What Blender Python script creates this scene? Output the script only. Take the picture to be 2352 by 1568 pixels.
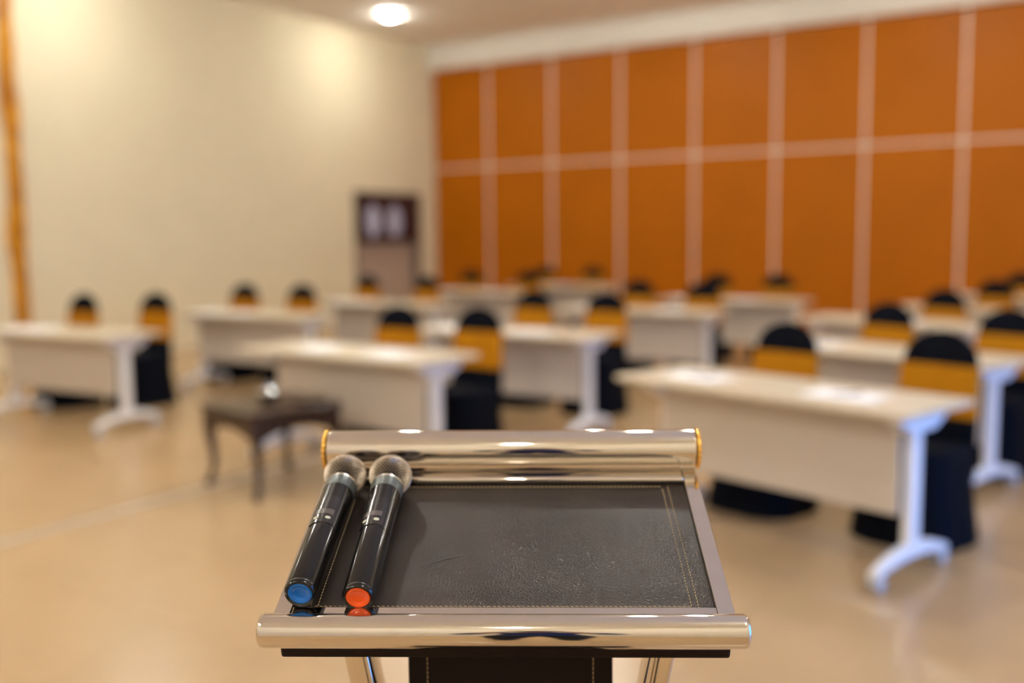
import bpy, bmesh, math, random
from mathutils import Vector, Matrix
random.seed(7)
R = math.radians
for o in list(bpy.data.objects):
    bpy.data.objects.remove(o, do_unlink=True)
scene = bpy.context.scene
COL = scene.collection

# ------------------------------------------------------------------ camera
# Room frame: orange partition wall along X (far, +Y), cream wall along Y (left, -X).
EYE = 1.47
PSI = R(32.7)                       # camera turned left of +Y
CAMF = Vector((-math.sin(PSI), math.cos(PSI), 0))
CAMR = Vector((math.cos(PSI), math.sin(PSI), 0))
cam_d = bpy.data.cameras.new('camera')
cam_d.lens = 35.0
cam_d.sensor_width = 36.0
cam_d.sensor_fit = 'HORIZONTAL'
cam_d.clip_start = 0.02
cam_d.clip_end = 200
cam_d.dof.use_dof = True
cam_d.dof.focus_distance = 1.10
cam_d.dof.aperture_fstop = 1.6
cam = bpy.data.objects.new('camera', cam_d)
COL.objects.link(cam)
cam.matrix_world = (Matrix.Translation((0, 0, EYE)) @ Matrix.Rotation(PSI, 4, 'Z')
                    @ Matrix.Rotation(R(90 - 6.1), 4, 'X') @ Matrix.Rotation(R(-0.6), 4, 'Z'))
scene.camera = cam

# ------------------------------------------------------------------ world: daylight outside the glazed opening
world = bpy.data.worlds.new('daylight')
scene.world = world
world.use_nodes = True
bg = world.node_tree.nodes['Background']
bg.inputs['Color'].default_value = (0.05, 0.31, 1.0, 1)
bg.inputs['Strength'].default_value = 12.0
scene.view_settings.view_transform = 'Standard'
scene.view_settings.look = 'None'
scene.view_settings.exposure = 0.0
scene.view_settings.gamma = 1.0
scene.view_settings.use_curve_mapping = False
LAMP_POWER = 760.0                 # radiance of the downlight discs
LAMP_FRONT = 1300.0                 # unseen row over the speaker's end, boosted to brighten the ceiling by bounce
LAMP_EDGE = 560.0                   # the dimmer row along the cream wall
LAMP_COLOR = (1.0, 0.975, 0.89)

# ------------------------------------------------------------------ room sizes
XL, XR = -10.86, 2.6
YB, YF = 14.42, -3.6
ZC = 4.75                           # ceiling
ZP = 4.36                           # top of the orange panels
WIN_Y0, WIN_Y1, WIN_Z1 = 2.4, 5.3, 2.4
portal = bpy.data.lights.new('daylight_portal', 'AREA')
portal.shape = 'RECTANGLE'
portal.size = WIN_Z1
portal.size_y = WIN_Y1 - WIN_Y0
portal.cycles.is_portal = True
po = bpy.data.objects.new('daylight_portal', portal)
COL.objects.link(po)
po.location = (XR + 0.18, (WIN_Y0 + WIN_Y1) / 2, WIN_Z1 / 2)
po.rotation_euler = (0, R(90), 0)

# ------------------------------------------------------------------ material helpers
def new_mat(name):
    m = bpy.data.materials.new(name)
    m.use_nodes = True
    return m, m.node_tree, m.node_tree.nodes['Principled BSDF']

def add(nt, kind, **kw):
    n = nt.nodes.new(kind)
    for k, v in kw.items():
        setattr(n, k, v)
    return n

def mat(name, col, rough=0.5, metal=0.0, spec=0.5, noise=0.0, nscale=8.0, bump=0.0, bscale=60.0, coat=0.0,
        coat_rough=0.1, stretch=None, rnd=0.0):
    """Principled material with procedural mottling and fine relief."""
    m, nt, b = new_mat(name)
    b.inputs['Roughness'].default_value = rough
    b.inputs['Metallic'].default_value = metal
    b.inputs['Specular IOR Level'].default_value = spec
    b.inputs['Coat Weight'].default_value = coat
    b.inputs['Coat Roughness'].default_value = coat_rough
    tc = add(nt, 'ShaderNodeTexCoord')
    vec = tc.outputs['Object']
    if stretch:
        mp = add(nt, 'ShaderNodeMapping')
        mp.inputs['Scale'].default_value = stretch
        nt.links.new(vec, mp.inputs['Vector'])
        vec = mp.outputs['Vector']
    if noise > 0 or rnd > 0:
        n = add(nt, 'ShaderNodeTexNoise')
        n.inputs['Scale'].default_value = nscale
        n.inputs['Detail'].default_value = 5
        nt.links.new(vec, n.inputs['Vector'])
        r = add(nt, 'ShaderNodeMapRange')
        r.inputs['From Min'].default_value = 0.3
        r.inputs['From Max'].default_value = 0.7
        r.inputs['To Min'].default_value = 1 - noise
        r.inputs['To Max'].default_value = 1 + noise
        nt.links.new(n.outputs['Fac'], r.inputs['Value'])
        fac = r.outputs['Result']
        if rnd > 0:
            oi = add(nt, 'ShaderNodeObjectInfo')
            r2 = add(nt, 'ShaderNodeMapRange')
            r2.inputs['To Min'].default_value = 1 - rnd
            r2.inputs['To Max'].default_value = 1 + rnd
            nt.links.new(oi.outputs['Random'], r2.inputs['Value'])
            mu = add(nt, 'ShaderNodeMath', operation='MULTIPLY')
            nt.links.new(fac, mu.inputs[0])
            nt.links.new(r2.outputs['Result'], mu.inputs[1])
            fac = mu.outputs['Value']
        v = add(nt, 'ShaderNodeVectorMath', operation='SCALE')
        v.inputs[0].default_value = col
        nt.links.new(fac, v.inputs['Scale'])
        nt.links.new(v.outputs['Vector'], b.inputs['Base Color'])
    else:
        b.inputs['Base Color'].default_value = (*col, 1)
    if bump > 0:
        n2 = add(nt, 'ShaderNodeTexNoise')
        n2.inputs['Scale'].default_value = bscale
        n2.inputs['Detail'].default_value = 4
        nt.links.new(vec, n2.inputs['Vector'])
        bp = add(nt, 'ShaderNodeBump')
        bp.inputs['Strength'].default_value = bump
        bp.inputs['Distance'].default_value = 0.01
        nt.links.new(n2.outputs['Fac'], bp.inputs['Height'])
        nt.links.new(bp.outputs['Normal'], b.inputs['Normal'])
    return m

def emit(name, col, power):
    m, nt, b = new_mat(name)
    b.inputs['Base Color'].default_value = (0.8, 0.8, 0.8, 1)
    b.inputs['Emission Color'].default_value = (*col, 1)
    b.inputs['Emission Strength'].default_value = power
    return m

def wood_mat(name, c1, c2, scale, stretch, rough=0.4, dist=4.0):
    m, nt, b = new_mat(name)
    tc = add(nt, 'ShaderNodeTexCoord')
    mp = add(nt, 'ShaderNodeMapping')
    mp.inputs['Scale'].default_value = stretch
    nt.links.new(tc.outputs['Object'], mp.inputs['Vector'])
    w = add(nt, 'ShaderNodeTexWave', wave_type='BANDS', bands_direction='X')
    w.inputs['Scale'].default_value = scale
    w.inputs['Distortion'].default_value = dist
    w.inputs['Detail'].default_value = 3
    w.inputs['Detail Scale'].default_value = 1.5
    nt.links.new(mp.outputs['Vector'], w.inputs['Vector'])
    r = add(nt, 'ShaderNodeValToRGB')
    r.color_ramp.elements[0].color = (*c1, 1)
    r.color_ramp.elements[1].color = (*c2, 1)
    nt.links.new(w.outputs['Fac'], r.inputs['Fac'])
    nt.links.new(r.outputs['Color'], b.inputs['Base Color'])
    b.inputs['Roughness'].default_value = rough
    b.inputs['Specular IOR Level'].default_value = 0.35
    return m

def leather_mat(name):
    m, nt, b = new_mat(name)
    b.inputs['Roughness'].default_value = 0.36
    b.inputs['Specular IOR Level'].default_value = 0.45
    tc = add(nt, 'ShaderNodeTexCoord')
    # mottled brown black
    n = add(nt, 'ShaderNodeTexNoise')
    n.inputs['Scale'].default_value = 14
    n.inputs['Detail'].default_value = 6
    nt.links.new(tc.outputs['Object'], n.inputs['Vector'])
    r = add(nt, 'ShaderNodeValToRGB')
    r.color_ramp.elements[0].position = 0.3
    r.color_ramp.elements[0].color = (0.014, 0.0095, 0.007, 1)
    r.color_ramp.elements[1].position = 0.75
    r.color_ramp.elements[1].color = (0.030, 0.021, 0.015, 1)
    nt.links.new(n.outputs['Fac'], r.inputs['Fac'])
    nt.links.new(r.outputs['Color'], b.inputs['Base Color'])
    # pebbled grain plus long creases
    v = add(nt, 'ShaderNodeTexVoronoi', feature='DISTANCE_TO_EDGE')
    v.inputs['Scale'].default_value = 330
    mp = add(nt, 'ShaderNodeMapping')
    mp.inputs['Scale'].default_value = (1.0, 0.75, 1.0)
    mp.inputs['Rotation'].default_value = (0, 0, R(25))
    nd = add(nt, 'ShaderNodeTexNoise')
    nd.inputs['Scale'].default_value = 22
    mixv = add(nt, 'ShaderNodeVectorMath', operation='MULTIPLY_ADD')
    mixv.inputs[1].default_value = (0.02, 0.02, 0.02)
    nt.links.new(tc.outputs['Object'], nd.inputs['Vector'])
    nt.links.new(nd.outputs['Color'], mixv.inputs[0])
    nt.links.new(tc.outputs['Object'], mixv.inputs[2])
    nt.links.new(mixv.outputs['Vector'], mp.inputs['Vector'])
    nt.links.new(mp.outputs['Vector'], v.inputs['Vector'])
    # graininess fades across the hide
    nf = add(nt, 'ShaderNodeTexNoise')
    nf.inputs['Scale'].default_value = 6
    nt.links.new(tc.outputs['Object'], nf.inputs['Vector'])
    rf = add(nt, 'ShaderNodeMapRange')
    rf.inputs['From Min'].default_value = 0.38
    rf.inputs['From Max'].default_value = 0.62
    nt.links.new(nf.outputs['Fac'], rf.inputs['Value'])
    # the hide is smooth on the left and pebbled towards the right
    sx = add(nt, 'ShaderNodeSeparateXYZ')
    nt.links.new(tc.outputs['Object'], sx.inputs['Vector'])
    rg = add(nt, 'ShaderNodeMapRange')
    rg.inputs['From Min'].default_value = -0.12
    rg.inputs['From Max'].default_value = 0.10
    rg.inputs['To Min'].default_value = 0.06
    rg.inputs['To Max'].default_value = 0.75
    nt.links.new(sx.outputs['X'], rg.inputs['Value'])
    mg = add(nt, 'ShaderNodeMath', operation='MULTIPLY')
    rf.inputs['To Min'].default_value = 0.35
    nt.links.new(rf.outputs['Result'], mg.inputs[0])
    nt.links.new(rg.outputs['Result'], mg.inputs[1])
    mv = add(nt, 'ShaderNodeMath', operation='MULTIPLY')
    rv = add(nt, 'ShaderNodeMapRange')
    rv.inputs['From Max'].default_value = 0.12
    nt.links.new(v.outputs['Distance'], rv.inputs['Value'])
    nt.links.new(rv.outputs['Result'], mv.inputs[0])
    nt.links.new(mg.outputs['Value'], mv.inputs[1])
    w = add(nt, 'ShaderNodeTexNoise')
    w.inputs['Scale'].default_value = 55
    w.inputs['Detail'].default_value = 3
    mp2 = add(nt, 'ShaderNodeMapping')
    mp2.inputs['Rotation'].default_value = (0, 0, R(-35))
    mp2.inputs['Scale'].default_value = (1.0, 0.25, 1.0)
    nt.links.new(tc.outputs['Object'], mp2.inputs['Vector'])
    nt.links.new(mp2.outputs['Vector'], w.inputs['Vector'])
    ad = add(nt, 'ShaderNodeMath', operation='MULTIPLY_ADD')
    ad.inputs[1].default_value = 0.8
    nt.links.new(w.outputs['Fac'], ad.inputs[0])
    nt.links.new(mv.outputs['Value'], ad.inputs[2])
    bp = add(nt, 'ShaderNodeBump')
    bp.inputs['Strength'].default_value = 0.95
    bp.inputs['Distance'].default_value = 0.0006
    nt.links.new(ad.outputs['Value'], bp.inputs['Height'])
    nt.links.new(bp.outputs['Normal'], b.inputs['Normal'])
    return m

def glass_mat(name):
    m, nt, b = new_mat(name)
    b.inputs['Base Color'].default_value = (1, 1, 1, 1)
    b.inputs['Roughness'].default_value = 0.02
    b.inputs['Transmission Weight'].default_value = 1.0
    b.inputs['IOR'].default_value = 1.45
    return m

def pane_mat(name):
    m, nt, b = new_mat(name)
    out = nt.nodes['Material Output']
    t = add(nt, 'ShaderNodeBsdfTransparent')
    g = add(nt, 'ShaderNodeBsdfGlossy')
    g.inputs['Roughness'].default_value = 0.02
    mx = add(nt, 'ShaderNodeMixShader')
    mx.inputs['Fac'].default_value = 0.06
    nt.links.new(t.outputs[0], mx.inputs[1])
    nt.links.new(g.outputs[0], mx.inputs[2])
    nt.links.new(mx.outputs[0], out.inputs['Surface'])
    return m

M = dict(
    wall=mat('cream_paint', (0.715, 0.63, 0.435), 0.75, noise=0.02, nscale=3, bump=0.03, bscale=40),
    ceil=mat('ceiling_paint', (0.95, 0.93, 0.86), 0.85, noise=0.02, nscale=2, bump=0.02, bscale=50),
    header=mat('header_paint', (0.70, 0.655, 0.575), 0.6, noise=0.02, nscale=2),
    orange=mat('orange_laminate', (0.385, 0.108, 0.0001), 0.45, spec=0.13, noise=0.05, nscale=1.2, bump=0.02, bscale=90),
    alu=mat('cream_aluminium', (0.86, 0.80, 0.70), 0.4, noise=0.03, nscale=4),
    tile=mat('tan_tile', (0.435, 0.287, 0.150), 0.27, spec=0.5, noise=0.05, nscale=2.5, bump=0.015, bscale=9, rnd=0.02),
    grout=mat('grout', (0.40, 0.29, 0.18), 0.7, noise=0.08, nscale=20),
    strip=mat('floor_strip_metal', (0.44, 0.39, 0.32), 0.3, metal=0.1, noise=0.05, nscale=6),
    door=mat('taupe_door', (0.42, 0.33, 0.26), 0.5, noise=0.05, nscale=4),
    doorframe=mat('dark_door_frame', (0.10, 0.062, 0.048), 0.5, noise=0.08, nscale=9),
    maroon=mat('maroon_cloth', (0.035, 0.006, 0.003), 0.8, noise=0.15, nscale=30, bump=0.1, bscale=200),
    emblem=mat('pale_print', (0.46, 0.47, 0.62), 0.7, noise=0.05, nscale=12),
    slab=wood_mat('golden_wood', (0.34, 0.115, 0.003), (0.92, 0.45, 0.003), 2.2, (1.6, 4.0, 0.9), 0.45, 6.0),
    maple=wood_mat('maple_laminate', (0.57, 0.48, 0.345), (0.62, 0.535, 0.395), 6, (0.5, 5.0, 1.0), 0.33, 3.0),
    modesty=mat('beige_board', (0.56, 0.49, 0.415), 0.45, noise=0.02, nscale=3),
    white=mat('white_powder_coat', (0.80, 0.79, 0.78), 0.38, noise=0.02, nscale=6),
    caster=mat('grey_caster', (0.50, 0.50, 0.52), 0.35, noise=0.05, nscale=20),
    black=mat('black_spandex', (0.0022, 0.0032, 0.0065), 0.7, spec=0.06, noise=0.15, nscale=12, bump=0.05, bscale=300),
    gold=mat('gold_satin', (0.43, 0.165, 0.0005), 0.5, spec=0.12, noise=0.10, nscale=10, bump=0.12, bscale=40, stretch=(1, 1, 6)),
    paper=mat('white_paper', (0.86, 0.86, 0.88), 0.6, noise=0.01, nscale=5),
    ink=mat('dark_pen', (0.02, 0.025, 0.04), 0.3, noise=0.05, nscale=30),
    stool=wood_mat('dark_wood', (0.020, 0.010, 0.006), (0.050, 0.024, 0.013), 5, (1, 4, 1), 0.22, 5.0),
    glass=glass_mat('clear_glass'),
    silver=mat('silver_tray', (0.75, 0.76, 0.78), 0.18, metal=1.0, noise=0.04, nscale=20),
    chrome=mat('polished_chrome', (0.67, 0.61, 0.53), 0.045, metal=1.0, noise=0.02, nscale=30, bump=0.004, bscale=25),
    brass=mat('gold_plating', (0.95, 0.55, 0.12), 0.20, metal=1.0, noise=0.05, nscale=60, bump=0.25, bscale=500),
    leather=leather_mat('dark_leather'),
    board=mat('dark_brown_vinyl', (0.010, 0.0055, 0.0045), 0.5, spec=0.15, noise=0.15, nscale=30, bump=0.08, bscale=400),
    thread=mat('tan_thread', (0.40, 0.29, 0.15), 0.7, noise=0.1, nscale=200),
    micbody=mat('black_plastic', (0.007, 0.0058, 0.005), 0.16, spec=0.42, noise=0.2, nscale=60),
    micpanel=mat('dark_plastic', (0.016, 0.0135, 0.0125), 0.18, spec=0.5, noise=0.1, nscale=80),
    miclcd=mat('display_plastic', (0.075, 0.060, 0.058), 0.25, noise=0.1, nscale=80),
    micring=mat('grey_collar', (0.085, 0.10, 0.095), 0.34, metal=0.3, noise=0.08, nscale=60),
    silverring=mat('silver_ring', (0.80, 0.76, 0.68), 0.2, metal=1.0, noise=0.03, nscale=40),
    grille=mat('grille_wire', (0.48, 0.40, 0.31), 0.36, metal=1.0, noise=0.1, nscale=80),
    foam=mat('dark_foam', (0.008, 0.0065, 0.005), 0.95, noise=0.2, nscale=90),
    button=mat('pale_button', (0.50, 0.50, 0.40), 0.35, noise=0.05, nscale=90),
    blue=mat('blue_plastic', (0.000, 0.115, 0.46), 0.22, spec=0.6, noise=0.03, nscale=60),
    red=mat('orange_red_plastic', (0.82, 0.085, 0.002), 0.22, spec=0.6, noise=0.03, nscale=60),
    lamp=emit('lamp_glow', LAMP_COLOR, LAMP_POWER),
    lamp_front=emit('lamp_glow_front', LAMP_COLOR, LAMP_FRONT),
    lamp_edge=emit('lamp_glow_dimmed', LAMP_COLOR, LAMP_EDGE),
    pane=pane_mat('window_glass'),
)

# ------------------------------------------------------------------ mesh helpers
def obj(name, bm, material, parent=None, smooth=False, angle=None):
    me = bpy.data.meshes.new(name)
    bmesh.ops.recalc_face_normals(bm, faces=bm.faces)
    bm.to_mesh(me)
    bm.free()
    me.materials.append(material)
    if smooth:
        me.shade_smooth()
    if angle:
        me.set_sharp_from_angle(angle=R(angle))
    o = bpy.data.objects.new(name, me)
    COL.objects.link(o)
    if parent:
        o.parent = parent
    return o

def thing(name, label, cat, loc=(0, 0, 0), rotz=0.0, group=None):
    o = bpy.data.objects.new(name, None)
    o.empty_display_size = 0.05
    COL.objects.link(o)
    o.location = loc
    o.rotation_euler = (0, 0, rotz)
    tag(o, label, cat, group)
    return o

def tag(o, label, cat, group=None, kind=None):
    o['label'] = label
    o['category'] = cat
    if group:
        o['group'] = group
    if kind:
        o['kind'] = kind
    return o

def struct(name, bm, material, label=None, **kw):
    o = obj(name, bm, material, **kw)
    o['kind'] = 'structure'
    if label:
        o['label'] = label
    return o

def copy_tree(o, parent=None):
    c = o.copy()
    COL.objects.link(c)
    c.parent = parent
    for ch in o.children:
        copy_tree(ch, c)
    return c

def box(bm, x0, x1, y0, y1, z0, z1, bev=0.0, seg=2):
    r = bmesh.ops.create_cube(bm, size=1.0)
    vs = r['verts']
    for v in vs:
        v.co = Vector((x0 + (v.co.x + .5) * (x1 - x0), y0 + (v.co.y + .5) * (y1 - y0), z0 + (v.co.z + .5) * (z1 - z0)))
    if bev > 0:
        es = list({e for v in vs for e in v.link_edges})
        bmesh.ops.bevel(bm, geom=es, offset=bev, segments=seg, affect='EDGES', profile=0.5)
    return bm

def B(*a, **k):
    return box(bmesh.new(), *a, **k)

def loft(bm, rings, cap0=True, cap1=True):
    vr = [[bm.verts.new(p) for p in ring] for ring in rings]
    n = len(vr[0])
    for a, b in zip(vr, vr[1:]):
        for i in range(n):
            bm.faces.new((a[i], a[(i + 1) % n], b[(i + 1) % n], b[i]))
    if cap0:
        bm.faces.new(vr[0][::-1])
    if cap1:
        bm.faces.new(vr[-1])
    return vr

def lathe(bm, prof, n=32, axis='Z', loc=(0, 0, 0), cap0=True, cap1=True):
    """prof: (radius, height) pairs revolved about an axis."""
    rings = []
    for r, h in prof:
        ring = []
        for i in range(n):
            a = 2 * math.pi * i / n
            x, y = r * math.cos(a), r * math.sin(a)
            p = {'Z': (x, y, h), 'Y': (y, h, x), 'X': (h, x, y)}[axis]
            ring.append(Vector(p) + Vector(loc))
        rings.append(ring)
    return loft(bm, rings, cap0, cap1)

def tube(bm, path, prof):
    """sweep a closed 2-D profile [(a, b)] along a path in the XZ plane; profile a across (in-plane normal), b along Y."""
    rings = []
    for i, p in enumerate(path):
        a = path[max(i - 1, 0)]
        c = path[min(i + 1, len(path) - 1)]
        t = (Vector(c) - Vector(a)).normalized()
        nrm = Vector((t.z, 0, -t.x))
        rings.append([Vector(p) + nrm * u + Vector((0, v, 0)) for u, v in prof])
    return loft(bm, rings)

def rrect(w, d, r, n=5):
    pts = []
    for cx, cy, a0 in ((w / 2 - r, d / 2 - r, 0), (-w / 2 + r, d / 2 - r, 90), (-w / 2 + r, -d / 2 + r, 180), (w / 2 - r, -d / 2 + r, 270)):
        for i in range(n + 1):
            a = R(a0 + 90 * i / n)
            pts.append((cx + r * math.cos(a), cy + r * math.sin(a)))
    return pts

# ================================================================== THE ROOM
# floor: slab with tiles laid on it
floor = struct('floor', B(XL - .2, XR + .2, YF - .2, YB + .2, -0.20, -0.004), M['grout'], 'polished tan tile floor')
T = 0.6
def visible(p):
    d = p - Vector((0, 0, EYE))
    f = d.dot(CAMF)
    if f < 0.4:
        return False
    return abs(d.dot(CAMR)) / f < 0.60 and f > 2.1
tiles = []
nx = int((XR - XL) / T) + 1
ny = int((YB - YF) / T) + 1
for i in range(nx):
    for j in range(ny):
        x0, y0 = XL + i * T, YF + j * T
        c = Vector((x0 + T / 2, y0 + T / 2, 0))
        tiles.append((0 if visible(c) else 1, c.length, x0, y0))
tiles.sort()
def tile_bm(bm, x0, y0, x1, y1):
    g, b = 0.0015, 0.0015
    a = [(x0 + g, y0 + g), (x1 - g, y0 + g), (x1 - g, y1 - g), (x0 + g, y1 - g)]
    c = [(x0 + g + b, y0 + g + b), (x1 - g - b, y0 + g + b), (x1 - g - b, y1 - g - b), (x0 + g + b, y1 - g - b)]
    lo = [bm.verts.new((x, y, -0.004)) for x, y in a]
    mi = [bm.verts.new((x, y, -0.001)) for x, y in a]
    hi = [bm.verts.new((x, y, 0.0)) for x, y in c]
    for p, q in ((lo, mi), (mi, hi)):
        for k in range(4):
            bm.faces.new((p[k], p[(k + 1) % 4], q[(k + 1) % 4], q[k]))
    bm.faces.new(hi)
bm = bmesh.new()
tile_bm(bm, 0, 0, T, T)
t0 = None
rest = bmesh.new()
count = 0
for vis, dist, x0, y0 in tiles:
    whole = x0 + T <= XR + .01 and y0 + T <= YB + .01
    if vis == 0 and whole and count < 300:
        if t0 is None:
            t0 = obj('tile', bm, M['tile'], floor)
            o = t0
        else:
            o = t0.copy()
            COL.objects.link(o)
        o.location = (x0, y0, 0)
        count += 1
    else:
        tile_bm(rest, x0, y0, min(x0 + T, XR), min(y0 + T, YB))
o = obj('far_tiles', rest, M['tile'], floor)
o['kind'] = 'stuff'

struct('ceiling', B(XL - .2, XR + .2, YF - .2, YB + .2, ZC, ZC + .2), M['ceil'], 'smooth beige ceiling')

# cream wall with the doorway near the corner
DY0, DY1, DZ = 12.25, 13.95, 2.20
bm = bmesh.new()
box(bm, XL - .2, XL, YF - .2, DY0, 0, ZC)
box(bm, XL - .2, XL, DY1, YB + .2, 0, ZC)
box(bm, XL - .2, XL, DY0, DY1, DZ, ZC)
struct('wall_left', bm, M['wall'], 'plain cream wall')
bm = bmesh.new()
box(bm, XL - .16, XL + .012, DY0, DY0 + .05, 0, DZ)
box(bm, XL - .16, XL + .012, DY1 - .05, DY1, 0, DZ)
box(bm, XL - .16, XL + .012, DY0, DY1, DZ - .05, DZ)
door = struct('door_1', bm, M['doorframe'], 'taupe double door in a dark frame near the corner')
mid = (DY0 + DY1) / 2
for a, b_ in ((DY0 + .055, mid - .004), (mid + .004, DY1 - .055)):
    bm = B(XL - .15, XL - .10, a, b_, 0.01, DZ - .055, bev=.004)
    box(bm, XL - .10, XL - .092, a + .1, b_ - .1, .2, .95, bev=.003)
    box(bm, XL - .10, XL - .092, a + .1, b_ - .1, 1.1, 2.0, bev=.003)
    obj('door_leaf', bm, M['door'], door)

# orange folding partition wall
back = struct('wall_back', B(XL - .2, XR + .2, YB + .02, YB + .22, 0, ZC), M['alu'], 'orange panelled partition wall with pale strips')
PITCH = 1.2546
xs = [XL] + [XL + 1.168 + k * PITCH for k in range(10)] + [XR]
for a, b_ in zip(xs, xs[1:]):
    for z0, z1 in ((0.06, 2.635), (2.665, ZP + .02)):
        obj('panel', B(a + .016, b_ - .016, YB - .004, YB + .03, z0, z1, bev=.003, seg=1), M['orange'], back)
for x in xs[1:-1]:
    obj('upright_strip', B(x - .015, x + .015, YB - .012, YB + .02, 0.0, ZP + .02, bev=.003, seg=1), M['alu'], back)
obj('cross_rail', B(XL, XR, YB - .011, YB + .02, 2.636, 2.664, bev=.003, seg=1), M['alu'], back)
obj('bottom_rail', B(XL, XR, YB - .008, YB + .02, 0.0, .058, bev=.003, seg=1), M['alu'], back)
struct('trim_1', B(XL, XR, YB - .14, YB + .02, ZP, ZC, bev=.006), M['header'], 'cream header above the orange panels')

# walls beside and behind the lectern
bm = bmesh.new()
box(bm, XR, XR + .2, YF - .2, WIN_Y0, 0, ZC)
box(bm, XR, XR + .2, WIN_Y1, YB + .2, 0, ZC)
box(bm, XR, XR + .2, WIN_Y0, WIN_Y1, WIN_Z1, ZC)
struct('wall_right', bm, M['header'], 'cream side wall with a wide glazed opening')
struct('wall_front', B(XL - .2, XR + .2, YF - .2, YF, 0, ZC), M['header'], 'cream wall behind the lectern')
bm = bmesh.new()
box(bm, XR + .02, XR + .10, WIN_Y0, WIN_Y1, 0.0, .10)
box(bm, XR + .02, XR + .10, WIN_Y0, WIN_Y1, WIN_Z1 - .08, WIN_Z1)
for k in range(5):
    y = WIN_Y0 + (WIN_Y1 - WIN_Y0) * k / 4
    box(bm, XR + .02, XR + .10, max(y - .04, WIN_Y0), min(y + .04, WIN_Y1), 0.1, WIN_Z1 - .08)
win = struct('window_1', bm, M['doorframe'], 'wide glazed opening letting in cool daylight')
for k in range(4):
    w = (WIN_Y1 - WIN_Y0) / 4
    y = WIN_Y0 + w * k
    obj('pane', B(XR + .055, XR + .061, y + .04, y + w - .04, .10, WIN_Z1 - .08), M['pane'], win)

# downlights; domed diffusers bulge below the ceiling, shaped to spill light onto it
def downlight(x, y, label, group):
    t = thing('downlight', label, 'ceiling light', (x, y, ZC), 0, group)
    bm = bmesh.new()
    lathe(bm, [(.078, -.001), (.080, -.010), (.100, -.006), (.102, -.0005)], 40, cap0=False, cap1=False)
    obj('trim_ring', bm, M['white'], t, smooth=True)
    bm = bmesh.new()
    lathe(bm, [(.078, -.0005), (.078, -.014), (.073, -.028), (.052, -.043), (.022, -.051), (.002, -.052)], 32)
    obj('diffuser', bm, M['lamp_edge' if x < -9 else 'lamp_front' if y < 0 else 'lamp'], t)
    return t
LAMPS = [(-9.70, 11.85), (-9.70, 7.1), (-9.70, 2.35), (-9.70, -2.4), (-6.05, 11.85), (-6.05, 7.1), (-6.4, 2.9), (-6.05, -2.4),
         (-2.4, 11.85), (-2.4, 7.1), (-4.2, 3.4), (-2.1, 5.2), (-2.4, -2.4), (1.25, 11.85), (1.25, 8.3), (1.25, 1.0), (1.25, -2.4)]  # next-to-last lamp is added, out of view, to brighten the near right floor
for x, y in LAMPS:
    if (x, y) == (-9.70, 11.85):
        downlight(x, y, 'glowing round downlight in the ceiling near the corner', 'round ceiling downlights')
    else:
        downlight(x, y, 'round ceiling downlight outside the picture, lighting the hall', 'round ceiling downlights')

# ================================================================== THINGS AT THE WALLS
# golden live-edge board on the cream wall
bm = bmesh.new()
rings = []
for k in range(49):
    z = ZC * k / 48
    c = 6.535 + .012 * math.sin(z * 3.1 + .5) + .006 * math.sin(z * 7.3)
    w = .092 + .012 * math.sin(z * 4.3 + 1) + .006 * math.sin(z * 9.1)
    x0, x1 = XL + .001, XL + .055
    rings.append([(x0, c - w, z), (x1 - .012, c - w, z), (x1, c - w + .014, z), (x1, c + w - .014, z), (x1 - .012, c + w, z), (x0, c + w, z)])
loft(bm, rings)
o = obj('wooden_wall_board', bm, M['slab'], smooth=True, angle=40)
tag(o, 'tall golden wood board with wavy dark grain standing against the cream wall', 'wall board')

# maroon hanging in the doorway
h = thing('door_hanging', 'dark maroon hanging with two pale ovals in the corner doorway', 'hanging', (XL + .03, mid, 1.38))
bm = bmesh.new()
n = 48
front, backv = [], []
for side in (0, 1):
    rows = []
    for zi in range(9):
        z = .80 * zi / 8
        rows.append([bm.verts.new((.018 * math.sin(k * .9) * (1 - .6 * zi / 8) + (.004 if side else 0) + .01, -.83 + 1.66 * k / n, z)) for k in range(n + 1)])
    (front if side else backv).extend(rows)
for rows in (front, backv):
    for a, b_ in zip(rows, rows[1:]):
        for k in range(n):
            bm.faces.new((a[k], a[k + 1], b_[k + 1], b_[k]))
for a, b_ in ((front[0], backv[0]), (front[-1], backv[-1])):
    for k in range(n):
        bm.faces.new((a[k], a[k + 1], b_[k + 1], b_[k]))
for e_ in (0, n):
    for i in range(8):
        bm.faces.new((front[i][e_], front[i + 1][e_], backv[i + 1][e_], backv[i][e_]))
obj('cloth', bm, M['maroon'], h, smooth=True, angle=50)
bm = bmesh.new()
lathe(bm, [(.014, -.86), (.014, .86)], 12, 'Y', (0.0, 0, .80))
obj('hanging_rod', bm, M['doorframe'], h, smooth=True, angle=40)
for yc in (12.64 - mid, 13.19 - mid):
    bm = bmesh.new()
    rr = [[(x, yc + .17 * math.cos(2 * math.pi * k / 36), .34 + .26 * math.sin(2 * math.pi * k / 36)) for k in range(36)] for x in (.030, .036)]
    loft(bm, rr)
    e = obj('oval_emblem', bm, M['emblem'], h)
    e['label'] = 'pale bluish oval'

# thin floor strip running towards the stool
bm = B(-4.685, -4.635, -2.0, 9.0, 0.0, .003, bev=.001, seg=1)
o = struct('trim_2', bm, M['strip'], 'thin grey strip set along the tan floor')

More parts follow.
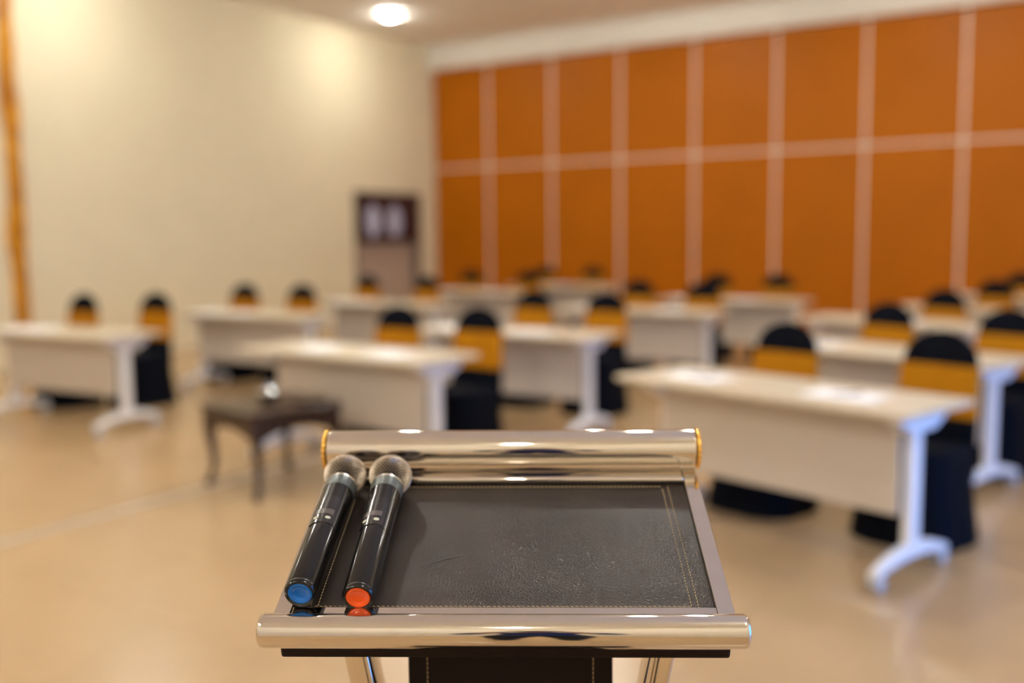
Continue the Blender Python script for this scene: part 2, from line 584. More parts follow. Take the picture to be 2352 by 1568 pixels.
# ================================================================== TABLES AND CHAIRS
TL, TD, TH = 1.60, 0.58, 0.75
def make_table():
    """origin on the floor under the right end of the front edge; length runs to -x, depth to +y."""
    t = bpy.data.objects.new('training_table', None)
    t.empty_display_size = .1
    COL.objects.link(t)
    bm = bmesh.new()
    pts = rrect(TL, TD, .03, 4)
    zs = [(TH - .025, -.004), (TH - .021, 0), (TH - .004, 0), (TH, -.004)]
    loft(bm, [[(x * (1 + d * 2 / TL) - TL / 2, y * (1 + d * 2 / TD) + TD / 2, z) for x, y in pts] for z, d in zs])
    obj('tabletop', bm, M['maple'], t, smooth=True, angle=35)
    obj('modesty_panel', B(-TL + .150, -.150, .215, .231, .275, TH - .03, bev=.003), M['modesty'], t)
    obj('cross_beam', B(-TL + .12, -.12, TD / 2 - .02, TD / 2 + .02, TH - .085, TH - .035, bev=.004), M['white'], t)
    for x in (-.13, -TL + .13):
        bm = bmesh.new()
        pr = rrect(.052, .085, .018, 4)
        loft(bm, [[(x + a, TD / 2 + b_, z) for a, b_ in pr] for z in (.105, TH - .026)])
        leg = obj('leg', bm, M['white'], t, smooth=True, angle=40)
        # arched foot
        bm = bmesh.new()
        rings = []
        N = 14
        for k in range(N + 1):
            s = -1 + 2 * k / N
            y = TD / 2 + s * .295
            top = .148 - .058 * s * s
            th = .030 + .022 * (1 - s * s)
            w = .030 - .006 * abs(s)
            rings.append([(x - w, y, top - .010), (x - w * .6, y, top), (x + w * .6, y, top), (x + w, y, top - .010), (x + w, y, top - th), (x - w, y, top - th)])
        loft(bm, rings)
        obj('foot', bm, M['white'], leg, smooth=True, angle=40)
        for s in (-1, 1):
            bm = bmesh.new()
            yy = TD / 2 + s * .265
            for dx in (-.016, .016):
                lathe(bm, [(.010, dx - .010), (.030, dx - .009), (.033, dx - .006), (.033, dx + .006), (.030, dx + .009), (.010, dx + .010)], 20, 'X', (x, yy, .033))
            box(bm, x - .006, x + .006, yy - .014, yy + .014, .030, .085)
            obj('caster', bm, M['caster'], leg, smooth=True, angle=40)
        # folding bracket under the top
        bm = bmesh.new()
        q = [(TD / 2 - .18, TH - .026), (TD / 2 + .20, TH - .026), (TD / 2 + .20, TH - .075), (TD / 2 + .12, TH - .115), (TD / 2 - .06, TH - .12), (TD / 2 - .18, TH - .06)]
        loft(bm, [[(x + dx, y, z) for y, z in q] for dx in (-.036, .036)])
        obj('folding_bracket', bm, M['white'], leg)
    return t

def make_chair():
    """origin on the floor under the seat; sitter faces -y."""
    t = bpy.data.objects.new('covered_chair', None)
    t.empty_display_size = .1
    COL.objects.link(t)
    bm = bmesh.new()
    N = 72
    def ring(w, d, y0, z, wave, pw=3.2):
        out = []
        for k in range(N):
            a = 2 * math.pi * k / N
            ca, sa = math.cos(a), math.sin(a)
            m = (abs(ca) ** pw + abs(sa) ** pw) ** (-1 / pw)
            f = 1 + wave * (math.sin(a * 9) + .5 * math.sin(a * 14 + 1))
            out.append((w / 2 * ca * m * f, y0 + d / 2 * sa * m * f, z))
        return out
    prof = [(.53, .52, 0, .0, .016), (.525, .515, 0, .02, .015), (.495, .49, 0, .14, .010), (.465, .465, 0, .27, .006), (.445, .45, 0, .38, .003),
            (.44, .445, 0, .43, .0), (.425, .43, 0, .455, 0), (.38, .39, 0, .466, 0), (.20, .20, 0, .470, 0)]
    loft(bm, [ring(*p) for p in prof])
    obj('seat_cover', bm, M['black'], t, smooth=True, angle=60)
    def back_ring(z, grow=0.0, n=40):
        # width narrows to a rounded top
        zt = .985
        base = .425 - .055 * (z - .40) / .58
        k = max(0.0, (z - .80) / (zt - .80))
        w = base * math.sqrt(max(1 - k ** 2.6, 0.0008)) + grow
        d = (.075 - .02 * (z - .4)) * (math.sqrt(max(1 - k ** 5, .02))) + grow
        y0 = .175 + .10 * (z - .40)
        out = []
        for i in range(n):
            a = 2 * math.pi * i / n
            ca, sa = math.cos(a), math.sin(a)
            m = (abs(ca) ** 3 + abs(sa) ** 3) ** (-1 / 3)
            out.append((w / 2 * ca * m, y0 + d / 2 * sa * m - .05 * (1 - (ca * m) ** 2) * 0 + .02 * (ca * m) ** 2 * -1, z))
        return out
    bm = bmesh.new()
    zz = [.30, .40, .48, .56, .64, .72, .78, .82, .86, .89, .915, .935, .95, .962, .971, .978, .982, .9845]
    loft(bm, [back_ring(z) for z in zz])
    obj('back_cover', bm, M['black'], t, smooth=True, angle=60)
    bm = bmesh.new()
    rings = []
    for k in range(13):
        z = .575 + .245 * k / 12
        rings.append(back_ring(z, .010 + (.003 if k % 3 else -.001)))
    inner = [back_ring(z, .002) for z in (.82, .575)]
    loft(bm, rings + inner + [rings[0]], False, False)
    obj('gold_band', bm, M['gold'], t, smooth=True, angle=60)
    return t

TABLES = dict(  # front right corner x, y, turn in degrees
    L1=(-6.46, 4.50, 4), L2=(-6.41, 6.47, 5), L3=(-6.29, 8.20, 2), L4=(-6.50, 10.40, 2), L5=(-6.27, 12.10, 1),
    C1=(-3.47, 4.43, -3), C2=(-3.28, 6.05, 0), C3=(-3.30, 8.40, 0), C4=(-3.00, 10.15, 2),
    R1=(-.77, 4.07, -17), R2=(-.70, 5.76, -21), R3=(-1.06, 7.92, -18), R4=(-.70, 9.45, -20), R5=(-.55, 11.40, -20))
CHAIRS = dict(  # position of the top of the backrest
    L1=((-8.12, 5.50), (-7.58, 5.86)), L2=((-8.13, 7.42), (-7.40, 7.53)), L3=((-8.30, 9.60), (-7.40, 9.65)),
    L4=((-8.03, 11.50), (-7.14, 11.57)), L5=((-7.90, 13.30), (-7.06, 13.30)),
    C1=((-4.47, 5.50), (-3.85, 5.60)), C2=((-4.60, 7.55), (-3.85, 7.50)), C3=((-4.55, 9.60), (-3.75, 9.40)),
    C4=((-4.40, 11.47), (-3.68, 11.57)),
    R1=((-1.65, 5.38), (-.84, 5.22)), R2=((-1.50, 7.17), (-.72, 6.88)), R3=((-1.44, 9.00),), R4=((-1.27, 10.82),), R5=((-1.24, 12.80),))
COLN = dict(L='left', C='middle', R='right')
ORD = dict(zip('12345', ('nearest', 'second', 'third', 'fourth', 'farthest')))
last = dict(L='5', C='4', R='5')
def which(k):
    r = k[1]
    return 'farthest' if r == last[k[0]] else ORD[r]
tp, cp = make_table(), make_chair()
def paper(x, y, z, rz, label, first=[None]):
    if first[0] is None:
        bm = bmesh.new()
        n = 6
        top = [[bm.verts.new((-.12 + .24 * i / n, -.165 + .33 * j / n, .0022 + .0016 * math.sin(i * .9) * math.sin(j * .7 + .5))) for j in range(n + 1)] for i in range(n + 1)]
        bot = [[bm.verts.new((v.co.x, v.co.y, 0.0)) for v in row] for row in top]
        for i in range(n):
            for j in range(n):
                bm.faces.new((top[i][j], top[i + 1][j], top[i + 1][j + 1], top[i][j + 1]))
                bm.faces.new((bot[i][j + 1], bot[i + 1][j + 1], bot[i + 1][j], bot[i][j]))
            bm.faces.new((top[i][0], bot[i][0], bot[i + 1][0], top[i + 1][0]))
            bm.faces.new((top[i][n], top[i + 1][n], bot[i + 1][n], bot[i][n]))
            bm.faces.new((top[0][i], top[0][i + 1], bot[0][i + 1], bot[0][i]))
            bm.faces.new((top[n][i], bot[n][i], bot[n][i + 1], top[n][i + 1]))
        o = obj('paper_sheets', bm, M['paper'])
        first[0] = o
    else:
        o = first[0].copy()
        COL.objects.link(o)
    o.location = (x, y, z)
    o.rotation_euler = (0, 0, rz)
    tag(o, label, 'paper', 'paper sheets on the tables')
    return o

first = True
chair_n = 0
for k, (x, y, a) in TABLES.items():
    t = tp if first else copy_tree(tp)
    first = False
    t.location = (x, y, 0)
    t.rotation_euler = (0, 0, R(a))
    tag(t, 'pale-topped white folding table on casters, %s in the %s column of tables' % (which(k), COLN[k[0]]), 'table', 'folding tables')
    rv = Vector((math.cos(R(a)), math.sin(R(a)), 0))
    nv = Vector((-rv.y, rv.x, 0))
    for i, (bx, by) in enumerate(CHAIRS[k]):
        c = cp if chair_n == 0 else copy_tree(cp)
        chair_n += 1
        ca = a + random.uniform(-3, 3)
        cn = Vector((-math.sin(R(ca)), math.cos(R(ca)), 0))
        p = Vector((bx, by, 0)) - cn * .225
        c.location = p
        c.rotation_euler = (0, 0, R(ca))
        if len(CHAIRS[k]) == 2:
            lab = 'black-covered chair with gold band, %s of the two behind the %s %s-column table' % (('left', 'right')[i], which(k), COLN[k[0]])
        else:
            lab = 'black-covered chair with gold band behind the %s right-column table' % which(k)
        tag(c, lab, 'chair', 'black covered chairs')
        # sheets in front of each place
        s = (Vector((bx, by, 0)) - Vector((x, y, 0))).dot(rv)
        s = min(max(s - .04, -TL + .25), -.2)
        pp = Vector((x, y, 0)) + rv * s + nv * .27
        pl = 'white paper sheet on the %s %s-column table, %s of its two' % (which(k), COLN[k[0]], ('left', 'right')[i])
        if len(CHAIRS[k]) == 1:
            pl = 'white paper sheet on the %s right-column table' % which(k)
        paper(pp.x, pp.y, TH, R(a + random.uniform(70, 110)), pl)
        if k in ('R1', 'R2'):
            bm = bmesh.new()
            lathe(bm, [(.001, -.07), (.004, -.058), (.0045, .05), (.0045, .068), (.003, .07)], 12, 'X', (0, 0, .0045))
            box(bm, .03, .066, -.001, .001, .008, .011)
            o = obj('pen', bm, M['ink'], smooth=True, angle=40)
            o.location = (pp.x + .01, pp.y, TH + .0045)
            o.rotation_euler = (0, 0, R(a + 20 + 30 * i))
            tag(o, 'dark pen on the %s paper sheet of the %s right-column table' % (('left', 'right')[i], which(k)), 'pen', 'pens on the papers')

# ================================================================== DARK STOOL
SX, SY, SA = -4.36, 4.14, R(32.7 + 45)
st = thing('low_stool', 'low dark wooden stool with curved legs beside the nearest middle-column table', 'stool', (SX, SY, 0), SA)
S, SH = .64, .50
bm = bmesh.new()
pts = rrect(S, S, .07, 6)
loft(bm, [[(x * f, y * f, z) for x, y in pts] for z, f in ((SH - .045, .95), (SH - .035, .985), (SH - .022, 1.0), (SH - .008, 1.0), (SH, .975))])
obj('top', bm, M['stool'], st, smooth=True, angle=35)
for k in range(4):
    bm = bmesh.new()
    N = 16
    rings = []
    for i in range(N + 1):
        s = -1 + 2 * i / N
        x = s * .255
        low = SH - .115 - .065 * abs(s) ** 2.2
        rings.append([(x, -.284, SH - .045), (x, -.258, SH - .045), (x, -.258, low), (x, -.284, low)])
    loft(bm, rings)
    bmesh.ops.rotate(bm, verts=bm.verts, cent=(0, 0, 0), matrix=Matrix.Rotation(k * math.pi / 2, 3, 'Z'))
    obj('apron', bm, M['stool'], st)
    bm = bmesh.new()
    rings = []
    for z, off, w in ((.0, .276, .021), (.02, .278, .026), (.05, .266, .020), (.12, .250, .020), (.20, .252, .024), (.28, .260, .032), (.36, .266, .038), (SH - .045, .262, .040)):
        rings.append([(off + a * w, off + b_ * w, z) for a, b_ in rrect(1.6, 1.6, .4, 3)])
    loft(bm, rings)
    bmesh.ops.rotate(bm, verts=bm.verts, cent=(0, 0, 0), matrix=Matrix.Rotation(k * math.pi / 2, 3, 'Z'))
    obj('leg', bm, M['stool'], st, smooth=True, angle=50)
# glass dish and tray on it
dp = Vector((SX, SY, 0)) + CAMF * .02 - CAMR * .02
d = thing('glass_dish', 'small clear glass dish on the dark stool', 'dish', (dp.x, dp.y, SH))
bm = bmesh.new()
lathe(bm, [(.040, 0), (.045, .004), (.055, .025), (.072, .052), (.074, .055), (.070, .055), (.052, .028), (.040, .010), (.010, .008)], 32)
obj('bowl', bm, M['glass'], d, smooth=True, angle=60)
bm = bmesh.new()
lathe(bm, [(.006, .055), (.014, .058), (.071, .056), (.071, .059), (.050, .074), (.015, .082), (.008, .088), (.015, .097), (.014, .106), (.004, .110)], 32)
obj('lid', bm, M['silver'], d, smooth=True, angle=50)
q = Vector((SX, SY, 0)) + CAMF * .06 + CAMR * .22
bm = bmesh.new()
lathe(bm, [(.085, 0), (.092, .003), (.112, .014), (.115, .016), (.111, .017), (.090, .007), (.02, .006)], 40)
o = obj('silver_tray', bm, M['silver'], smooth=True, angle=50)
o.location = (q.x, q.y, SH)
tag(o, 'round silver tray on the dark stool beside the glass dish', 'tray')

# ================================================================== LECTERN
LYAW = PSI - R(1.8)
SL = R(16.9)
lo = CAMR * -.0125 + CAMF * 1.0137
lec = thing('lectern', 'chrome lectern with dark leather reading surface in the foreground', 'lectern', (lo.x, lo.y, 0), LYAW)
ZL = 1.075
PL = Matrix.Translation((0, 0, ZL)) @ Matrix.Rotation(SL, 4, 'X')    # sloped plane frame: u = x, v = up the slope, w = normal
def lobj(name, bm, m, parent=lec, plane=True, **kw):
    o = obj(name, bm, m, parent, **kw)
    if plane:
        o.matrix_local = PL
    return o
def rod(bm, y, z, r, x0, x1, edge, n=48):
    prof = []
    for i in range(7):
        a = R(90 * i / 6)
        prof.append((r - edge * (1 - math.sin(a)), x0 + edge * (1 - math.cos(a))))
    prof += [(p[0], x1 - (p[1] - x0)) for p in reversed(prof)]
    lathe(bm, [(0.0005, x0)] + prof + [(0.0005, x1)], n, 'X', (0, y, z))
# side and cross rails
for s in (-1, 1):
    lobj('side_rail', B(min(s * .2250, s * .2435), max(s * .2250, s * .2435), -.010, .300, -.020, 0, bev=.0012), M['chrome'])
lobj('front_rail', B(-.2248, .2248, -.010, .0085, -.020, 0.0, bev=.0012), M['chrome'])
lobj('rear_rail', B(-.2248, .2248, .2700, .300, -.020, .0015, bev=.002), M['chrome'])
bm = bmesh.new()
rod(bm, .2680, .0005, .0042, -.2245, .2245, .002, 20)
lobj('stop_bar', bm, M['chrome'], smooth=True, angle=40)
bm = bmesh.new()
rod(bm, -.0245, -.0050, .0175, -.2535, .2535, .006)
lobj('front_tube', bm, M['chrome'], smooth=True, angle=40)
bm = bmesh.new()
rod(bm, .3217, .0162, .0252, -.2460, .2460, .003)
lobj('rear_tube', bm, M['chrome'], smooth=True, angle=40)
for s in (-1, 1):
    bm = bmesh.new()
    N = 48
    rings = []
    for rr, xx in ((.0205, .2462), (.0258, .2468), (.0268, .2485), (.0262, .2508), (.0225, .2522), (.002, .2526)):
        ring = []
        for i in range(N):
            a = 2 * math.pi * i / N
            f = 1 + (.022 if i % 2 else -.01) * (rr > .02)
            ring.append((s * xx, .3217 + rr * f * math.cos(a), .0162 + rr * f * math.sin(a)))
        rings.append(ring)
    loft(bm, rings)
    g = lobj('gold_end_cap', bm, M['brass'], smooth=True, angle=30)
    g['label'] = 'gold beaded end cap'
# leather
bm = bmesh.new()
nu, nv_ = 60, 36
def lz(u, v):
    e = min(u + .2248, .2248 - u, v - .0085, .2700 - v)
    pad = -.0058 + .0010 * min(1, max(0, (e - .014) / .02))
    seam = .0
    for su in (.1985, .2055):
        seam -= .0005 * math.exp(-((u - su) / .0016) ** 2)
    return pad + seam
grid = [[bm.verts.new((-.2248 + .4496 * i / nu, .0085 + .2615 * j / nv_, lz(-.2248 + .4496 * i / nu, .0085 + .2615 * j / nv_))) for j in range(nv_ + 1)] for i in range(nu + 1)]
low = [[bm.verts.new((v.co.x, v.co.y, -.012)) for v in row] for row in grid]
for i in range(nu):
    for j in range(nv_):
        bm.faces.new((grid[i][j], grid[i + 1][j], grid[i + 1][j + 1], grid[i][j + 1]))
for j in range(nv_):
    for i in (0, nu):
        bm.faces.new((grid[i][j], grid[i][j + 1], low[i][j + 1], low[i][j]))
for i in range(nu):
    for j in (0, nv_):
        bm.faces.new((grid[i][j], grid[i + 1][j], low[i + 1][j], low[i][j]))
leather = lobj('leather_pad', bm, M['leather'], smooth=True, angle=60)
bm = bmesh.new()
def stitches(p0, p1, gap=.0052, ln=.0040, w=.0005):
    p0, p1 = Vector(p0), Vector(p1)
    L = (p1 - p0).length
    d_ = (p1 - p0).normalized()
    s_ = Vector((-d_.y, d_.x))
    n = int(L / gap)
    for i in range(n):
        a = p0 + d_ * (i * gap + .0006) + s_ * .0004
        b_ = a + d_ * ln - s_ * .0008
        ring = []
        for p, hgt, ww in ((a, .0000, w * .5), (a + (b_ - a) * .25, .0007, w), (a + (b_ - a) * .75, .0007, w), (b_, .0000, w * .5)):
            zb = lz(p.x, p.y)
            q0, q1 = p + s_ * ww, p - s_ * ww
            ring.append([(q0.x, q0.y, zb - .0006), (q0.x, q0.y, zb + hgt * .6), (p.x, p.y, zb + hgt + .0001), (q1.x, q1.y, zb + hgt * .6), (q1.x, q1.y, zb - .0006)])
        loft(bm, ring)
stitches((-.205, .0165), (.203, .0165))
stitches((.2005, .0165), (.1960, .2600))
stitches((.2080, .0120), (.2035, .2640))
stitches((-.205, .2600), (.1960, .2600))
stitches((-.2005, .0165), (-.1960, .2600))
stitches((-.2080, .0120), (-.2035, .2640))
o = obj('stitching', bm, M['thread'], leather)
o['kind'] = 'stuff'
o['label'] = 'tan thread stitching'
# low ridge standing in for a microphone's shadow edge on the hide
bm = bmesh.new()
rings = []
for i in range(13):
    t_ = i / 12
    u, v = -.096 + .066 * t_, .085 + .034 * t_ + .002 * math.sin(t_ * 5)
    hgt = .0011 * math.sin(math.pi * min(1, t_ * 1.0 + .05)) * (1 - .6 * t_)
    zb = lz(u, v)
    rings.append([(u - .001, v + .0022, zb - .0004), (u, v, zb + hgt), (u + .0012, v - .0026, zb - .0004)])
loft(bm, rings)
obj('shadow_edge', bm, M['leather'], leather, smooth=True)
# board under the reading surface
lobj('under_board', B(-.2420, .2420, -.0020, .2960, -.0600, -.0205, bev=.003), M['board'])
# legs, front board and base
for s in (-1, 1):
    path = [(s * x, 0, z) for z, x in ((1.095, .208), (1.03, .1965), (.98, .187), (.90, .172), (.78, .153), (.64, .138), (.50, .131), (.36, .135), (.22, .150), (.12, .168), (.035, .188))]
    bm = bmesh.new()
    tube(bm, [Vector(p) for p in path], [(a, b_ + .165) for a, b_ in rrect(.030, .060, .006, 3)])
    lobj('leg', bm, M['chrome'], plane=False, smooth=True, angle=40)
bm = B(-.1285, .1285, .185, .215, .05, 1.10, bev=.004)
fb = lobj('front_board', bm, M['board'], plane=False)
bm = bmesh.new()
for x in (-.104, .104):
    for i in range(150):
        z = .10 + i * .006
        box(bm, x - .0006, x + .0006, .1842, .1851, z, z + .0042)
o = obj('board_stitching', bm, M['thread'], fb)
o['kind'] = 'stuff'
bm = bmesh.new()
loft(bm, [[(x * f, y * f + .17, z) for x, y in rrect(.50, .42, .05, 6)] for z, f in ((0, .98), (.006, 1), (.030, 1), (.038, .98))])
lobj('base', bm, M['board'], plane=False, smooth=True, angle=40)

# ================================================================== MICROPHONES
def microphone(label, capmat, u, v, w, u1, v1, w1, roll):
    """axis from the cap end (u,v,w) to the head centre (u1,v1,w1) in the lectern's sloped frame."""
    W = Matrix.Translation((lo.x, lo.y, 0)) @ Matrix.Rotation(LYAW, 4, 'Z') @ PL
    p0, p1 = W @ Vector((u, v, w)), W @ Vector((u1, v1, w1))
    up = W.to_3x3() @ Vector((0, 0, 1))
    yv = (p1 - p0).normalized()
    xv = yv.cross(up).normalized()
    zv = xv.cross(yv)
    mt = Matrix((xv, yv, zv)).transposed().to_4x4()
    mt.translation = p0
    t = thing('microphone', label, 'microphone', group='handheld microphones on the lectern')
    t.matrix_world = mt @ Matrix.Rotation(roll, 4, 'Y')
    # lower handle with rounded end ring
    bm = bmesh.new()
    lathe(bm, [(.0128, .0060), (.0132, .0012), (.0142, .0002), (.0162, .0004), (.0172, .0020), (.0175, .0045), (.0174, .0060), (.0171, .0066), (.0173, .0072), (.0180, .106), (.0176, .1064)], 64, 'Y')
    obj('handle', bm, M['micbody'], t, smooth=True, angle=30)
    # coloured dished end
    bm = bmesh.new()
    lathe(bm, [(.0003, .0034), (.0060, .0033), (.0078, .0027), (.0095, .0014), (.0112, .0006), (.0124, .0006), (.0131, .0016), (.0131, .005)], 48, 'Y', cap1=True)
    c = obj('end_cap', bm, capmat, t, smooth=True, angle=60)
    # upper body
    bm = bmesh.new()
    lathe(bm, [(.0174, .1066), (.0181, .1072), (.0193, .1900), (.0190, .1905)], 64, 'Y')
    body = obj('upper_body', bm, M['micbody'], t, smooth=True, angle=30)
    # control panel: curved plate following the barrel
    def plate(y0, y1, half, r_in, r_out, m, name, parent, corner=0.0, nseg=14):
        bm = bmesh.new()
        cols = []
        for j in range(nseg + 1):
            f = -1 + 2 * j / nseg
            a = half * f
            cut = corner * max(0, (abs(f) - .62) / .38) ** 2
            col = []
            for y in (y0 + .0 , y1 - cut):
                rb = .0181 + (.0012) * (y - .107) / .083
                for rr in (rb + r_in, rb + r_out):
                    col.append((rr * math.sin(a), y, rr * math.cos(a)))
            cols.append([col[0], col[1], col[3], col[2]])
        loft(bm, cols)
        return obj(name, bm, m, parent, smooth=True, angle=35)
    pn = plate(.1075, .1600, R(50), -.001, .0009, M['micpanel'], 'control_panel', t, corner=.010)
    plate(.1245, .1335, R(36), .0, .0010, M['miclcd'], 'display', pn)
    plate(.1352, .1366, R(38), .0, .0004, M['foam'], 'slot', pn)
    plate(.1125, .1210, R(40), .0, .00065, M['foam'], 'button_recess', pn)
    for a in (-22, 22):
        bm = bmesh.new()
        lathe(bm, [(.0028, -.001), (.0029, .0008), (.0024, .0013), (.001, .0015)], 20, 'Z')
        bmesh.ops.scale(bm, vec=(1.15, .85, 1), verts=bm.verts)
        bmesh.ops.translate(bm, vec=(0, .1167, .0184), verts=bm.verts)
        bmesh.ops.rotate(bm, verts=bm.verts, cent=(0, 0, 0), matrix=Matrix.Rotation(R(a), 3, 'Y'))
        obj('push_button', bm, M['button'], pn, smooth=True, angle=50)
    # collar, silver ring
    bm = bmesh.new()
    lathe(bm, [(.0188, .1900), (.0196, .1905), (.0203, .2070), (.0200, .2085)], 64, 'Y')
    obj('collar', bm, M['micring'], t, smooth=True, angle=30)
    bm = bmesh.new()
    lathe(bm, [(.0190, .2080), (.0201, .2087), (.0196, .2125), (.0180, .2135)], 64, 'Y')
    obj('silver_ring', bm, M['silverring'], t, smooth=True, angle=30)
    # grille: woven wire ball around dark foam, with a belt
    hc, hr = .2365, .0262
    bm = bmesh.new()
    bmesh.ops.create_uvsphere(bm, u_segments=40, v_segments=20, radius=hr - .0012)
    bmesh.ops.translate(bm, vec=(0, hc, 0), verts=bm.verts)
    g = obj('grille', bm, M['foam'], t, smooth=True)
    bm = bmesh.new()
    NS, NR = 34, 20
    vs = []
    for i in range(NR + 1):
        th = R(14) + (math.pi - R(14) - R(42)) * i / NR
        ring = []
        for j in range(NS):
            a = 2 * math.pi * (j + (.5 if i % 2 else 0)) / NS
            ring.append(bm.verts.new((hr * math.sin(th) * math.cos(a), hc + hr * math.cos(th), hr * math.sin(th) * math.sin(a))))
        vs.append(ring)
    for i in range(1, NR):
        for j in range(NS):
            o_ = j if i % 2 == 0 else j + 1
            bm.faces.new((vs[i - 1][o_ % NS if i % 2 else j], vs[i][j], vs[i + 1][o_ % NS if i % 2 else j], vs[i][(j - 1) % NS] if i % 2 == 0 else vs[i][(j + 1) % NS])) if i % 2 else \
                bm.faces.new((vs[i - 1][j], vs[i][j], vs[i + 1][j], vs[i][(j + 1) % NS]))
    wires = obj('wire_mesh', bm, M['grille'], g, smooth=False)
    md = wires.modifiers.new('wire', 'WIREFRAME')
    md.thickness = .0015
    md.use_even_offset = False
    bm = bmesh.new()
    lathe(bm, [(hr - .0010, -.0028), (hr + .0004, -.0024), (hr + .0010, -.0006), (hr + .0010, .0010), (hr + .0003, .0026), (hr - .0010, .0030)], 64, 'Y', (0, hc + .0035, 0), cap0=False, cap1=False)
    obj('belt_ring', bm, M['grille'], g, smooth=True, angle=40)
    return t
microphone('black microphone with blue end cap, at the left edge of the lectern', M['blue'], -.2155, .0055, .0180, -.2095, .2210, .0225, R(-4))
microphone('black microphone with orange-red end cap on the lectern, beside the blue one', M['red'], -.1540, .0055, .0128, -.1515, .2215, .0215, R(-14))

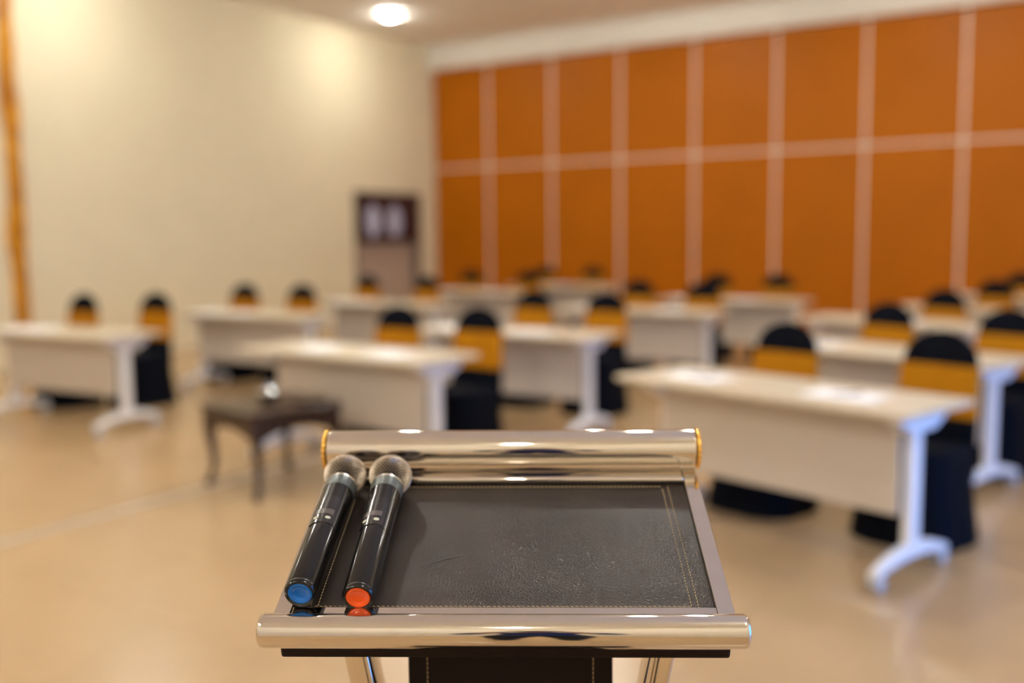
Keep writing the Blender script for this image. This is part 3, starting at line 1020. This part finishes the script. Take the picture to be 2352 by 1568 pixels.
# ================================================================== THE PHOTOGRAPHER (mirrored in the chrome tubes)
def person():
    t_sk = mat('skin', (0.50, 0.29, 0.19), 0.5, noise=0.05, nscale=30)
    t_sh = mat('navy_shirt', (0.006, 0.022, 0.11), 0.8, noise=0.15, nscale=40, bump=0.1, bscale=200)
    t_tr = mat('black_trousers', (0.008, 0.008, 0.010), 0.8, noise=0.15, nscale=40)
    t_so = mat('dark_shoes', (0.015, 0.012, 0.010), 0.4, noise=0.1, nscale=40)
    t_ha = mat('black_hair', (0.008, 0.006, 0.005), 0.5, noise=0.2, nscale=80)
    V, E_, Rr = [], [], []
    def node(x, y, z, r, parent=None):
        V.append((x, y, z))
        Rr.append(r)
        if parent is not None:
            E_.append((parent, len(V) - 1))
        return len(V) - 1
    pel = node(0, 0, .90, (.155, .105))
    wa = node(0, .005, 1.03, (.130, .090), pel)
    ch = node(0, .0, 1.20, (.150, .100), wa)
    up = node(0, .0, 1.31, (.120, .080), ch)
    nk = node(0, .03, 1.385, (.052, .052), up)
    hb = node(0, .05, 1.440, (.066, .078), nk)
    hm = node(0, .055, 1.505, (.074, .092), hb)
    ht = node(0, .045, 1.575, (.062, .078), hm)
    for s_ in (-1, 1):
        sh = node(s_ * .165, -.005, 1.305, (.058, .060), up)
        el = node(s_ * .235, .050, 1.08, (.042, .044), sh)
        wr = node(s_ * .115, .225, 1.340, (.027, .030), el)
        pa = node(s_ * .085, .258, 1.400, (.022, .036), wr)
        for k in range(4):
            f1 = node(s_ * (.080 - .006 * k), .285 + .002 * k, 1.425 - .019 * (k - .5), (.0090, .0090), pa)
            f2 = node(s_ * .058, .302, 1.432 - .019 * (k - .3), (.0082, .0082), f1)
            node(s_ * .042, .300, 1.433 - .019 * (k - .3), (.0070, .0070), f2)
        th_ = node(s_ * .070, .236, 1.425, (.0105, .0105), pa)
        node(s_ * .048, .232, 1.446, (.0090, .0090), th_)
        hp = node(s_ * .090, 0, .84, (.092, .098), pel)
        kn = node(s_ * .105, .015, .47, (.056, .062), hp)
        an = node(s_ * .110, -.015, .095, (.038, .044), kn)
        he = node(s_ * .112, -.020, .045, (.040, .043), an)
        node(s_ * .125, .125, .032, (.040, .028), he)
    me = bpy.data.meshes.new('person')
    me.from_pydata(V, E_, [])
    o = bpy.data.objects.new('person', me)
    COL.objects.link(o)
    o.modifiers.new('skin', 'SKIN')
    lay = me.skin_vertices[0].data
    for i, r in enumerate(Rr):
        lay[i].radius = r
        lay[i].use_root = (i == 0)
    sub = o.modifiers.new('sub', 'SUBSURF')
    sub.levels = sub.render_levels = 2
    dg = bpy.context.evaluated_depsgraph_get()
    nm = bpy.data.meshes.new_from_object(o.evaluated_get(dg))
    o.modifiers.clear()
    o.data = nm
    nm.materials.clear()
    for m_ in (t_sh, t_tr, t_sk, t_so):
        nm.materials.append(m_)
    for p_ in nm.polygons:
        c = p_.center
        if c.z > 1.375 and abs(c.x) < .1 and c.y < .16:
            p_.material_index = 2
        elif c.y > .195:
            p_.material_index = 2 if c.z > 1 else 3
        elif c.z < .085:
            p_.material_index = 3
        elif c.z < .93:
            p_.material_index = 1
        else:
            p_.material_index = 0
    nm.shade_smooth()
    base = CAMF * -.345
    o.location = (base.x, base.y, -(min(v.co.z for v in nm.vertices)))
    o.rotation_euler = (0, 0, PSI)
    tag(o, 'person in dark navy clothes holding a camera, seen only mirrored in the chrome', 'person')
    def sub_obj(name, bm_, m_):
        return obj(name, bm_, m_, o, smooth=True)
    bm_ = bmesh.new()
    bmesh.ops.create_uvsphere(bm_, u_segments=28, v_segments=18, radius=1)
    for v in bm_.verts:
        v.co = Vector((v.co.x * .086, v.co.y * .104 + .040, v.co.z * .098 + 1.535))
    bmesh.ops.delete(bm_, geom=[v for v in bm_.verts if v.co.y > .095 and v.co.z < 1.575 or v.co.z < 1.455], context='VERTS')
    sub_obj('hair', bm_, t_ha)
    bm_ = bmesh.new()
    loft(bm_, [[(x_, y_, z_) for x_, y_, z_ in ring] for ring in (
        [(-.009, .140, 1.500), (.009, .140, 1.500), (.012, .130, 1.475), (-.012, .130, 1.475)],
        [(-.007, .150, 1.492), (.007, .150, 1.492), (.013, .156, 1.474), (-.013, .156, 1.474)])])
    sub_obj('nose', bm_, t_sk)
    for s_ in (-1, 1):
        bm_ = bmesh.new()
        bmesh.ops.create_uvsphere(bm_, u_segments=12, v_segments=8, radius=1)
        for v in bm_.verts:
            v.co = Vector((v.co.x * .009 + s_ * .080, v.co.y * .018 + .045, v.co.z * .030 + 1.495))
        sub_obj('ear', bm_, t_sk)
        bm_ = bmesh.new()
        bmesh.ops.create_uvsphere(bm_, u_segments=12, v_segments=8, radius=.012)
        bmesh.ops.translate(bm_, vec=(s_ * .030, .132, 1.512), verts=bm_.verts)
        sub_obj('eye', bm_, t_ha)
    bm_ = bmesh.new()
    box(bm_, -.022, .022, .120, .136, 1.443, 1.450, bev=.003)
    sub_obj('mouth', bm_, mat('lips', (0.36, 0.15, 0.11), 0.5, noise=.05))
    # the camera in the hands
    cz = EYE
    pc = thing('photo_camera', 'black camera in the hands of the mirrored person', 'camera', (base.x, base.y, 0), PSI)
    cb = mat('camera_black', (0.012, 0.012, 0.013), 0.5, noise=0.1, nscale=60)
    bm_ = bmesh.new()
    box(bm_, -.064, .064, .232, .272, cz - .045, cz + .040, bev=.008)
    box(bm_, -.024, .024, .226, .278, cz + .038, cz + .058, bev=.006)
    obj('camera_body', bm_, cb, pc, smooth=True, angle=40)
    bm_ = bmesh.new()
    lathe(bm_, [(.030, .272), (.034, .276), (.034, .312), (.032, .322), (.028, .322), (.025, .316), (.005, .314)], 36, 'Y', (0, 0, cz))
    obj('camera_lens', bm_, cb, pc, smooth=True, angle=40)
person()
